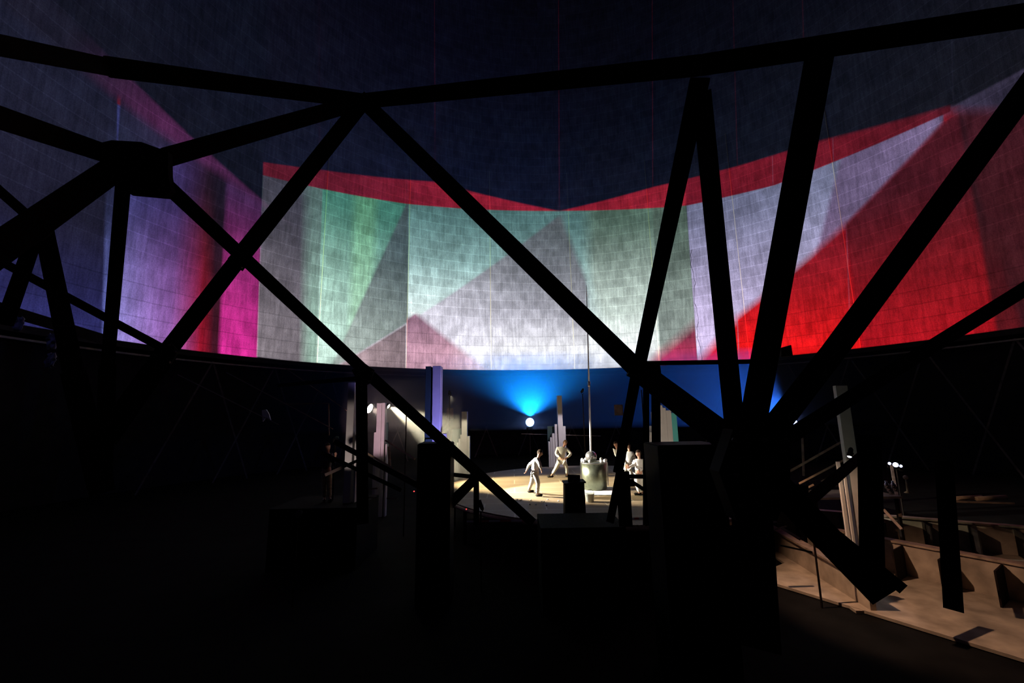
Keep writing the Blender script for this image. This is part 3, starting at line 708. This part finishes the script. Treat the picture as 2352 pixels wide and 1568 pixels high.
# dark cabinets
def cabinet(x0, x1, yt, Y, dep, label, base=-1.4):
    a, b = P(x0, (yt+1190)/2, Y), P(x1, (yt+1190)/2, Y); top = P((x0+x1)/2, yt, Y).z
    t = thing('black_cabinet', Vector(((a.x+b.x)/2, Y, base)), label, 'cabinet')
    bm = bmesh.new(); box(bm, a.x, b.x, Y, Y+dep, base, top); bmesh.ops.bevel(bm, geom=bm.edges[:], offset=.02, segments=2, affect='EDGES'); obj('body', bm, 'black', t)
    bm = bmesh.new(); box(bm, a.x+.06, b.x-.06, Y-.02, Y-.001, base+.1, top-.08); obj('door', bm, 'black', t)
    bm = bmesh.new(); tube(bm, [Vector((b.x-.14, Y-.045, top-.9)), Vector((b.x-.14, Y-.045, top-.7))], .012, 6); obj('handle', bm, 'steel', t)
    return t
cabinet(957, 1034, 1018, 10.6, .7, 'tall black cabinet left of the stage, in front of the tallest pillar')
cabinet(1517, 1668, 1021, 7.6, .85, 'large black cabinet right of the stage, below the thick beams')
bm = bmesh.new(); box(bm, P(1240, 1200, 10.4).x, P(1432, 1200, 10.4).x, 10.2, 11.6, -1.4, P(1330, 1206, 10.4).z); tag(obj('net_heap', bm, mat('dark_green_net', (.006, .014, .010), .9, 0, (30, .8), bump=1)), 'dark green netted crate low in front of the stage, below the lectern', 'crate')
# dark right column, far right post
beam((1996, 1000, 7.0), (2003, 1290, 7.0), .30, 'wide dark column standing over the channels, right of the grey green pillar')
beam((2168, 1060, 6.6), (2190, 1400, 6.4), .20, 'dark post crossing both channels at the far right')
beam((1838, 1120, 7.2), (1838, 1180, 7.0), .22, 'stub of dark post at the brace joint near the hub')

# ------------------------------------------------------------------ stair rails and thin bars right
def bar(a, b, w_, label, mk='rail', name='timber_rail'):
    bm = bmesh.new(); obox(bm, P(*a), P(*b), w_, w_*.8)
    bmesh.ops.bevel(bm, geom=bm.edges[:], offset=w_*.1, segments=1, affect='EDGES')
    return tag(obj(name, bm, mk), label, 'rail')
bar((1786, 1098, 12.4), (1932, 1015, 13.2), .06, 'upper sloping handrail between the hub and the grey green pillar')
bar((1836, 1110, 12.0), (1978, 1035, 12.9), .05, 'middle sloping handrail below the longest one, right of the hub')
bar((1840, 1127, 12.0), (1868, 1113, 12.2), .05, 'short low sloping rail beside the brace joint')
bar((1886, 1105, 12.4), (1958, 1072, 13.0), .03, 'thin lower handrail ending at the grey green pillar')
bar((1843, 1005, 13.2), (1846, 1092, 12.9), .06, 'brown upright post holding the right handrails', 'rust', 'rail_post')
bar((1784, 1060, 12.5), (1788, 1096, 12.4), .07, 'short pale upright at the lower end of the upper handrail', 'pillar', 'rail_post')
bar((1886, 1115, 13.6), (1945, 1115.5, 13.6), .04, 'level pale rail behind the sloping ones on the right')
bar((1858, 1105, 14.5), (1942, 1089, 14.5), .02, 'thin grey rod behind the right handrails', 'steel_b')
bar((2048, 1070, 15.8), (2068, 1185, 13.2), .09, 'reddish upright post under the three small lamps', 'rust', 'rail_post')
bar((2012, 1215, 9.6), (2003, 1268, 9.2), .10, 'short brown brace at the foot of the wide dark column', 'rust')
bar((2030, 1170, 10.2), (2072, 1216, 9.8), .06, 'dark little brace over the far channel', 'steel_b')
bar((1758, 1222, 8.8), (1806, 1208, 9.0), .03, 'pale lath slanting up under the thick brace, left one', 'rail', 'timber_lath')
bar((1795, 1212, 8.8), (1838, 1238, 8.5), .05, 'pale lath lying beneath the thick brace, sloping down right', 'rail', 'timber_lath')
bar((1792, 1252, 8.2), (1866, 1268, 8.0), .03, 'low pale lath near the floor beneath the thick brace', 'rail', 'timber_lath')
bar((1760, 1162, 10.8), (1790, 1158, 10.8), .05, 'short brown stub beside the hub foot', 'rust', 'timber_lath')
# left side rails
bar((842, 1040, 14.2), (902, 1075, 13.6), .06, 'left handrail sloping down beside the upright dark post')
bar((885, 1011, 17.2), (953, 1054, 16.2), .07, 'orange lit handrail sloping down right of the pink pillar')
bar((912, 1082, 14.4), (953, 1104, 14.0), .05, 'lower short handrail ending at the black cabinet')
bar((893, 1025, 16.8), (895, 1075, 16.8), .10, 'brown upright post carrying the orange lit handrail', 'rust', 'rail_post')
bar((856, 1058, 14.0), (884, 1071, 13.8), .035, 'thin pale strip under the left handrail')
bar((842, 1123, 13.5), (868, 1121, 13.5), .05, 'low level pale edge behind the upright dark post')
bar((843, 1142, 12.6), (868, 1142.5, 12.6), .04, 'low level brown edge at floor height, left of its twin', 'rust')
bar((888, 1144, 12.6), (912, 1144.5, 12.6), .04, 'low level brown edge at floor height, right of its twin', 'rust')
beam((770, 1015, 12.2), (960, 1115, 11.4), .14, 'dark sloping stringer crossing the plain tall pillar')
beam((740, 1040, 12.0), (920, 1125, 11.2), .10, 'dark lower stringer parallel to the upper one at left')
beam((748, 1090, 12.3), (820, 1058, 12.3), .08, 'dark brace between the two left stringers')
bar((640, 928, 20), (755, 926, 20), .05, 'faint brown level rail in the dark behind the left stairs', 'steel_b')
bar((755, 926, 20), (756, 1000, 20), .05, 'faint brown upright under the level rail behind the left stairs', 'steel_b', 'rail_post')
for i, (a_, b_, lab) in enumerate((((408, 860, 15), (640, 975, 15), 'lowest'), ((520, 855, 16), (765, 985, 16), 'middle'), ((655, 845, 17), (800, 945, 17), 'highest'))):
    bar(a_, b_, .03, 'thin dim stay cable slanting down in the left darkness, %s of three' % lab, 'rust', 'stay_rod')
bm = bmesh.new(); c = P(610, 952, 18); plate(bm, [P(602, 942, 18), P(612, 940, 18), P(618, 950, 18), P(622, 964, 18), P(612, 958, 18), P(604, 968, 18)], .05)
tag(obj('torn_board', bm, 'pillar'), 'small torn pale board hanging in the dark left of the stairs', 'board')
for (x0, x1, y0, y1, Y, lab) in ((1026, 1041, 937, 962, 26, 'small pale rectangular board on the back struts, left of the cream pillar'), (1412, 1430, 929, 954, 25, 'small pale square board on the back struts, right of the mast')):
    bm = bmesh.new(); a_ = P(x0, y1, Y); b_ = P(x1, y0, Y); box(bm, a_.x, b_.x, Y, Y+.05, a_.z, b_.z)
    tag(obj('pale_board', bm, 'steel_b'), lab, 'board')
bm = bmesh.new(); a_ = P(1197, 996, 25.5); b_ = P(1380, 1001, 25.5); tube(bm, [a_, b_], .02, 6); tag(obj('lamp_bar', bm, 'rust'), 'thin horizontal bar behind the stage beneath the star bright blue lamp', 'bar')
# equipment table and rolls at right
t = thing('work_table', P(1960, 1140, 13.2), 'long brown table behind the grey green pillar on the right', 'table')
a_, b_ = P(1858, 1140, 13.4), P(2060, 1145, 13.4)
bm = bmesh.new(); box(bm, a_.x, b_.x, 13.2, 14.4, a_.z-.06, a_.z); obj('table_top', bm, 'concrete', t)
for xx in (a_.x+.1, b_.x-.1):
    for yy in (13.3, 14.3):
        bm = bmesh.new(); box(bm, xx-.04, xx+.04, yy-.04, yy+.04, -1.4, a_.z-.06); obj('leg', bm, 'steel', t)
for i, (x, y, Y) in enumerate(((2186, 1145, 11.6), (2243, 1145, 11.6))):
    bm = bmesh.new(); c = P(x, y, Y); tube(bm, [c, c + Vector((.9, .12, 0))], .055, 14)
    tag(obj('pipe_roll', bm, 'rail', None, True), 'thick pale pipe lying on the far right rack, %s of two' % ('left' if i == 0 else 'right'), 'pipe')
bar((2175, 1151, 11.5), (2330, 1156, 11.3), .05, 'level brown shelf rail under the two pale pipes', 'rust')
bm = bmesh.new(); c = P(2080, 1096, 13.6); ball(bm, c, .065, 16); lathe(bm, c + Vector((0,0,-.45)), [(.10, 0), (.03, .05), (.02, .4)], 12); tag(obj('round_headed_stand', bm, 'rail', None, True), 'small stand with a round pale head right of the three small lamps', 'stand')
for i in range(5):
    bm = bmesh.new(); c = P(2036 + i*5, 1112 + (i % 3)*7, 13.3); lathe(bm, c, [(.05, -.12), (.06, .0), (.03, .05), (.03, .1)], 10)
    tag(obj('metal_flask', bm, 'chrome', None, True), 'small shiny metal flask in the clutter left of the reddish post', 'flask', 'shiny flasks on the right hand table')

# ------------------------------------------------------------------ concrete channels (right foreground)
def channel(p0, p1, ztop, zbot, label, ribs, led=.9):
    p, q = Vector((p0.x, p0.y, ztop)), Vector((p1.x, p1.y, ztop))
    t = thing('concrete_channel', Vector((p.x, p.y, zbot)), label, 'channel')
    d = (q-p).normalized(); n = Vector((d.y, -d.x, 0))
    if n.dot(CAM - p) < 0: n = -n
    L = (q-p).length
    def wall(bm, s0, s1, t0, t1, z0, z1):
        vs = [bm.verts.new(Vector((p.x, p.y, 0)) + d*s + n*tt + Vector((0,0,z))) for z in (z0, z1) for s, tt in ((s0,t0),(s1,t0),(s1,t1),(s0,t1))]
        for f in ((3,2,1,0),(4,5,6,7),(0,1,5,4),(1,2,6,5),(2,3,7,6),(3,0,4,7)): bm.faces.new([vs[i] for i in f])
    bm = bmesh.new(); wall(bm, 0, L, -.12, 0, zbot, ztop-.05); bmesh.ops.recalc_face_normals(bm, faces=bm.faces); obj('side_wall', bm, 'concrete', t)
    bm = bmesh.new(); wall(bm, 0, L, -.2, .06, ztop-.05, ztop); bmesh.ops.recalc_face_normals(bm, faces=bm.faces); obj('coping', bm, 'rust', t)
    bm = bmesh.new(); wall(bm, 0, L, 0, led, zbot, zbot+.06); bmesh.ops.recalc_face_normals(bm, faces=bm.faces); obj('ledge', bm, 'concrete', t)
    for s in ribs:
        bm = bmesh.new(); wall(bm, s*L, s*L+.035, 0.001, .72, zbot+.06, ztop-.085); bmesh.ops.recalc_face_normals(bm, faces=bm.faces); obj('rib', bm, 'steel', t)
    return t
channel(Pz(1780, 1163, -.5), Pz(2440, 1216, -.5), -.5, -1.38, 'far lit concrete channel wall on the right with dark ribs', [.12, .27, .42, .57, .72, .86])
channel(Pz(1850, 1203, -.5), Pz(2460, 1316, -.5), -.5, -1.38, 'near lit concrete channel wall on the right with dark ribs', [.1, .27, .45, .62, .8], 3.2)
channel(Pz(1760, 1205, -.7), Pz(1990, 1330, -.7), -.7, -1.39, 'short lit concrete channel wall beneath the thick brace', [], .3)
for i, (x, y, s_) in enumerate(((2070, 1290, .16), (2140, 1325, .18), (2050, 1345, .14), (2320, 1345, .2), (1990, 1300, .1))):
    bm = bmesh.new(); c = Pz(x, y, -1.3)
    ball(bm, c, s_, 10, (1.2, 1, .8))
    for v in bm.verts: v.co += Vector((random.uniform(-1,1), random.uniform(-1,1), random.uniform(-1,1)))*s_*.18
    tag(obj('rubble_block', bm, 'ground'), 'dark lump of rubble on the basin floor before the near channel', 'rubble', 'rubble lumps before the near channel')

for x, y, Y, lab in ((951, 1128, 10.4, 'tiny red pilot light low on the black cabinet left of the stage'), (1071, 1169, 11.2, 'tiny red pilot light at the left end of the barrier tape')):
    bm = bmesh.new(); c = P(x, y, Y); ball(bm, c, .014, 10); tag(obj('pilot_light', bm, mat('red_pilot', (.5, .05, .05), .4, emit=(1, .05, .05), estr=3), None, True), lab, 'light')
# crumpled plastic at the far left
for i, (x, y, s_, lab) in enumerate(((44, 740, .5, 'upper bluish crumpled plastic sheet caught on the left girder'), (122, 780, .55, 'lower bluish crumpled plastic sheet hanging at far left'), (118, 825, .5, 'dim long plastic scrap hanging under the lower sheet'))):
    bm = bmesh.new(); c = P(x, y, 11.5); n = 7
    g_ = [[bm.verts.new(c + Vector(((a-n/2)*s_*.10*(1-.6*abs(b-3)/n) , random.uniform(-.05, .05), (b-n/2)*s_*.13 + random.uniform(-.03, .03)))) for a in range(n)] for b in range(n)]
    for b in range(n-1):
        for a in range(n-1): bm.faces.new((g_[b][a], g_[b][a+1], g_[b+1][a+1], g_[b+1][a]))
    o = obj('plastic_sheet', bm, 'plastic', None, True); md = o.modifiers.new('s', 'SOLIDIFY'); md.thickness = .01
    tag(o, lab, 'plastic')

# ------------------------------------------------------------------ people
def skin_mesh(name, verts, edges, radii, m, parent, levels=2):
    me = D.meshes.new(name + '_skel'); me.from_pydata(verts, edges, []); o = D.objects.new(name + '_skel', me); C.objects.link(o)
    md = o.modifiers.new('skin', 'SKIN'); md.use_smooth_shade = True
    sv = me.skin_vertices[0].data
    for i, r in enumerate(radii): sv[i].radius = (r, r) if not isinstance(r, tuple) else r
    sv[0].use_root = True
    sb_ = o.modifiers.new('sub', 'SUBSURF'); sb_.levels = levels; sb_.render_levels = levels
    dg = bpy.context.evaluated_depsgraph_get(); dg.update()
    nm = D.meshes.new_from_object(o.evaluated_get(dg)); D.objects.remove(o)
    bm = bmesh.new(); bm.from_mesh(nm); D.meshes.remove(nm)
    return bm
def person(J, label, face, mats=('white', 'white'), hair='hair', shoe='shoe', scale=1.0):
    """J: dict of joints (world vectors)"""
    s = scale; F_ = Vector(face).normalized()
    root = Vector((J['pelvis'].x, J['pelvis'].y, min(J['lt'].z, J['rt'].z)))
    t = thing('person', root, label, 'person')
    neck, head, pel, ch = J['neck'], J['head'], J['pelvis'], J['chest']
    hd = (head-neck).normalized()
    V, E, R = [], [], []
    def add(p, r, par=None):
        V.append(tuple(p)); R.append(r*s)
        if par is not None: E.append((par, len(V)-1))
        return len(V)-1
    a = add(pel, .125); b = add(pel.lerp(ch, .5), .115, a); c = add(ch, .135, b); n0 = add(neck.lerp(ch, .2), .06, c); n1 = add(neck, .048, n0); h0 = add(neck.lerp(head, .7), .07, n1); add(head, .075, h0)
    for k in 'lr':
        sh = add(J[k+'s'], .062, c); el = add(J[k+'e'], .043, sh); wr = add(J[k+'w'], .028, el)
        d = (J[k+'w'] - J[k+'e']).normalized(); side = d.cross(F_); side = side.normalized() if side.length > .1 else Vector((1,0,0)); nrm = d.cross(side)
        pm = add(J[k+'w'] + d*.05*s, .032, wr)
        for i in range(4):
            o_ = (i-1.5)*.021*s; L = (.075, .085, .08, .062)[i]*s
            f1 = add(J[k+'w'] + d*.095*s + side*o_, .0095, pm); f2 = add(V_(V[f1]) + d*L*.55 + nrm*.012*s, .0085, f1); add(V_(V[f2]) + d*L*.3 + nrm*.03*s, .007, f2)
        th1 = add(J[k+'w'] + d*.045*s + side*.045*s, .0105, pm); add(V_(V[th1]) + d*.035*s + side*.02*s + nrm*.01, .009, th1)
        hp = add(J[k+'h'], .088, a); kn = add(J[k+'k'], .056, hp); an = add(J[k+'a'], .038, kn); add(J[k+'t'], .034, an)
    bm = skin_mesh('body', V, E, R, None, None, 1)
    ax = hd.cross(F_).normalized(); ff = ax.cross(hd).normalized()
    if ff.dot(F_) < 0: ff = -ff
    rot = Matrix((ax, ff, hd)).transposed().to_4x4()
    tm = bmesh.new(); bmesh.ops.create_uvsphere(tm, u_segments=20, v_segments=14, radius=1)
    for v in tm.verts:      # a head: chin, brow and nose
        x, y, z = v.co
        wz = 1 - .28*max(0, -z); v.co = Vector((x*.075*wz, y*.095*(1-.18*max(0,-z)) + (.012 if (y > .6 and z < -.3) else 0), z*.118))
        if y > .85 and -.35 < z < .15 and abs(x) < .25: v.co.y += .022
    for sx in (-1, 1):
        bmesh.ops.create_uvsphere(tm, u_segments=8, v_segments=6, radius=1, matrix=Matrix.Translation((sx*.076, -.005, -.005)) @ Matrix.Diagonal((.012, .022, .032, 1)))
    hm = Matrix.Translation(head) @ rot @ Matrix.Diagonal((s, s, s, 1))
    bmesh.ops.transform(tm, matrix=hm, verts=tm.verts)
    tme = D.meshes.new('t'); tm.to_mesh(tme); tm.free(); bm.from_mesh(tme); D.meshes.remove(tme)
    body = obj('body', bm, 'skin', t, True)
    for sx in (-1, 1):
        e = bmesh.new(); bmesh.ops.create_uvsphere(e, u_segments=10, v_segments=8, radius=1, matrix=hm @ Matrix.Translation((sx*.030, .080, .012)) @ Matrix.Diagonal((.013, .010, .009, 1))); obj('eye', e, 'shoe', t, True)
    e = bmesh.new(); bmesh.ops.create_uvsphere(e, u_segments=10, v_segments=8, radius=1, matrix=hm @ Matrix.Translation((0, .083, -.052)) @ Matrix.Diagonal((.022, .009, .005, 1))); obj('mouth', e, 'redpaint', t, True)
    hb = bmesh.new(); bmesh.ops.create_uvsphere(hb, u_segments=18, v_segments=12, radius=1)
    bmesh.ops.delete(hb, geom=[v for v in hb.verts if (v.co.z < .15 and v.co.y > .1) or v.co.z < -.55], context='VERTS')
    for v in hb.verts: v.co = Vector((v.co.x*.086, v.co.y*.106 - .008, v.co.z*.122 + .012))
    bmesh.ops.transform(hb, matrix=hm, verts=hb.verts); ho = obj('hair', hb, hair, t, True)
    # clothes
    def cloth(nm, V, E, R, mk):
        bmc = skin_mesh(nm, V, E, R, None, None, 2)
        for v in bmc.verts: v.co += Vector((sin(v.co.z*60+v.co.x*30), sin(v.co.z*50), sin(v.co.x*70)))*.004
        return obj(nm, bmc, mk, t, True)
    V, E, R = [], [], []
    a = add(pel + Vector((0,0,.04)), .150); b = add(pel.lerp(ch, .5), .150, a); c = add(ch, .165, b); add(neck.lerp(ch, .25), .082, c)
    for k in 'lr':
        sh = add(J[k+'s'], .090, c); el = add(J[k+'e'], .066, sh); add(J[k+'w'].lerp(J[k+'e'], .08), .046, el)
    cloth('jacket', V, E, R, mats[0])
    V, E, R = [], [], []
    a = add(pel + Vector((0,0,.05)), .142)
    for k in 'lr':
        hp = add(J[k+'h'], .112, a); m1 = add(J[k+'h'].lerp(J[k+'k'], .5), .100, hp); kn = add(J[k+'k'], .082, m1); m2 = add(J[k+'k'].lerp(J[k+'a'], .5), .074, kn); add(J[k+'a'].lerp(J[k+'k'], .04), .066, m2)
    cloth('trousers', V, E, R, mats[1])
    for k in 'lr':
        sbm = bmesh.new(); a_, t_ = J[k+'a'], J[k+'t']; d = (t_-a_); d.z = 0; d.normalize() if d.length > .01 else None
        rm = Matrix((d.cross(Vector((0,0,1))), d, Vector((0,0,1)))).transposed().to_4x4()
        z = root.z
        bmesh.ops.create_cube(sbm, size=1, matrix=Matrix.Translation(Vector((a_.x, a_.y, t_.z)) + d*.07*s + Vector((0,0,.005))) @ rm @ Matrix.Diagonal((.095*s, .28*s, .085*s, 1)))
        bmesh.ops.bevel(sbm, geom=sbm.edges[:], offset=.03*s, segments=2, affect='EDGES'); obj('shoe', sbm, shoe, t, True)
    return t
def V_(t): return Vector(t)
def pose(Y, px, off, sw=.19, hw=.10, side=None):
    """joints from pixels at depth Y; off gives extra depth per joint"""
    side = Vector(side) if side else Vector((0, 1, 0))
    J = {}
    for k, (x, y) in px.items():
        J[k] = P(x, y, Y + off.get(k, 0))
    return J
def ground(J):                  # keep the soles on the stage
    for k in 'lr':
        J[k+'t'].z = .045; J[k+'a'].z = max(J[k+'a'].z, .09)
    return J
J = ground(pose(16.0, dict(head=(1240, 1040), neck=(1236, 1051), chest=(1232, 1060), pelvis=(1227, 1085), ls=(1231, 1055), rs=(1234, 1055), le=(1215, 1068), lw=(1210, 1079), re=(1240, 1067), rw=(1243, 1077), lh=(1226, 1087), rh=(1229, 1087), lk=(1222, 1105), la=(1215, 1124), lt=(1220, 1128), rk=(1236, 1108), ra=(1234, 1134), rt=(1242, 1138)), dict(ls=.2, le=.3, lw=.3, rs=-.2, re=-.3, rw=-.25, lh=.12, lk=.35, la=.9, lt=.9, rh=-.12, rk=-.1, ra=.1, rt=.1)))
person(J, 'person in a white suit walking right, nearest on the left, arms swung back', (1, -.25, -.12))
J = ground(pose(20.6, dict(head=(1298, 1017), neck=(1295, 1026), chest=(1290, 1033), pelvis=(1289, 1057), ls=(1281, 1030), rs=(1301, 1031), le=(1277, 1043), lw=(1287, 1051), re=(1312, 1042), rw=(1302, 1051), lh=(1285, 1058), rh=(1294, 1058), lk=(1277, 1075), la=(1268, 1089), lt=(1265, 1093), rk=(1301, 1073), ra=(1302, 1090), rt=(1303, 1094)), dict(lw=-.3, rw=-.3, le=-.1, re=-.1)))
person(J, 'person in a loose white suit standing wide legged left of the drum, elbows out', (.5, -1, -.25), hair='hair2', scale=1.12)
J = ground(pose(20.2, dict(head=(1414, 1020), neck=(1417, 1030), chest=(1419, 1037), pelvis=(1427, 1060), ls=(1411, 1033), rs=(1425, 1034), le=(1415, 1045), lw=(1421, 1053), re=(1432, 1047), rw=(1428, 1056), lh=(1424, 1061), rh=(1430, 1061), lk=(1422, 1077), la=(1424, 1091), lt=(1421, 1095), rk=(1433, 1078), ra=(1434, 1092), rt=(1432, 1096)), dict(lw=-.3, rw=-.2)))
person(J, 'person in white half hidden behind the dark leg just right of the drum, head showing', (-.9, -.5, -.1), hair='hair')
J = ground(pose(18.4, dict(head=(1443, 1024), neck=(1445, 1034), chest=(1446, 1044), pelvis=(1441, 1071), ls=(1438, 1040), rs=(1453, 1041), le=(1433, 1056), lw=(1437, 1069), re=(1458, 1055), rw=(1453, 1066), lh=(1437, 1073), rh=(1445, 1073), lk=(1433, 1089), la=(1432, 1105), lt=(1428, 1109), rk=(1449, 1090), ra=(1449, 1106), rt=(1448, 1110)), dict(lw=-.25, rw=-.3)))
person(J, 'person in a white suit leaning forward between the dark leg and the slender posts', (-.7, -.7, -.2), hair='hair')
J = ground(pose(16.0, dict(head=(1466, 1041), neck=(1468, 1052), chest=(1468, 1061), pelvis=(1467, 1086), ls=(1460, 1058), rs=(1476, 1058), le=(1455, 1068), lw=(1446, 1072), re=(1476, 1074), rw=(1468, 1080), lh=(1463, 1088), rh=(1471, 1088), lk=(1463, 1112), la=(1469, 1132), lt=(1465, 1138), rk=(1474, 1112), ra=(1477, 1130), rt=(1473, 1136)), dict(lw=-.2, rw=-.3)))
person(J, 'person in white nearest on the right, behind the slender posts, one arm held out', (-1, -.3, -.15), hair='hair')
J = pose(14.2, dict(head=(753, 1026), neck=(753, 1038), chest=(751, 1050), pelvis=(750, 1082), ls=(742, 1045), rs=(761, 1045), le=(738, 1064), lw=(742, 1080), re=(766, 1063), rw=(770, 1048), lh=(746, 1085), rh=(755, 1085), lk=(744, 1113), la=(745, 1143), lt=(745, 1149), rk=(756, 1113), ra=(757, 1143), rt=(760, 1149)), dict(lt=-.12, rt=-.1, rw=-.2))
person(J, 'person in khaki trousers standing in the dark left of the plain tall pillar', (.8, -.5, 0), mats=('navy', 'khaki'), hair='hair')
z_ = min(J['lt'].z, J['rt'].z) - .045
bm = bmesh.new(); box(bm, J['pelvis'].x-1.2, J['pelvis'].x+1.4, 13.2, 15.2, -1.4, z_); tag(obj('side_platform', bm, 'ground'), 'dark low platform under the khaki trousered person', 'platform')

# ------------------------------------------------------------------ haze in the open ring (last: needs the place it hangs in)
def haze(nm, b, dens, label):
    bm = bmesh.new(); box(bm, *b)
    hz = D.materials.new(nm); hz.use_nodes = True; nt = hz.node_tree; nt.nodes.clear()
    o_ = nt.nodes.new('ShaderNodeOutputMaterial'); vs = nt.nodes.new('ShaderNodeVolumeScatter'); vs.inputs['Density'].default_value = dens; vs.inputs['Anisotropy'].default_value = .2
    nt.links.new(vs.outputs[0], o_.inputs['Volume'])
    tag(obj('stage_haze', bm, hz), label, 'haze', kind='stuff')
haze('thin_haze', (-8.5, -2.4, 18.2, 21.4, .2, 4.6), .035, 'small cloud of haze around the warm lamps left of the stage')
haze('thick_haze', (-16, 26, 25.0, 43.0, 2.0, RIM-.8), .08, 'denser haze behind the stage, glowing blue above the star bright lamp')
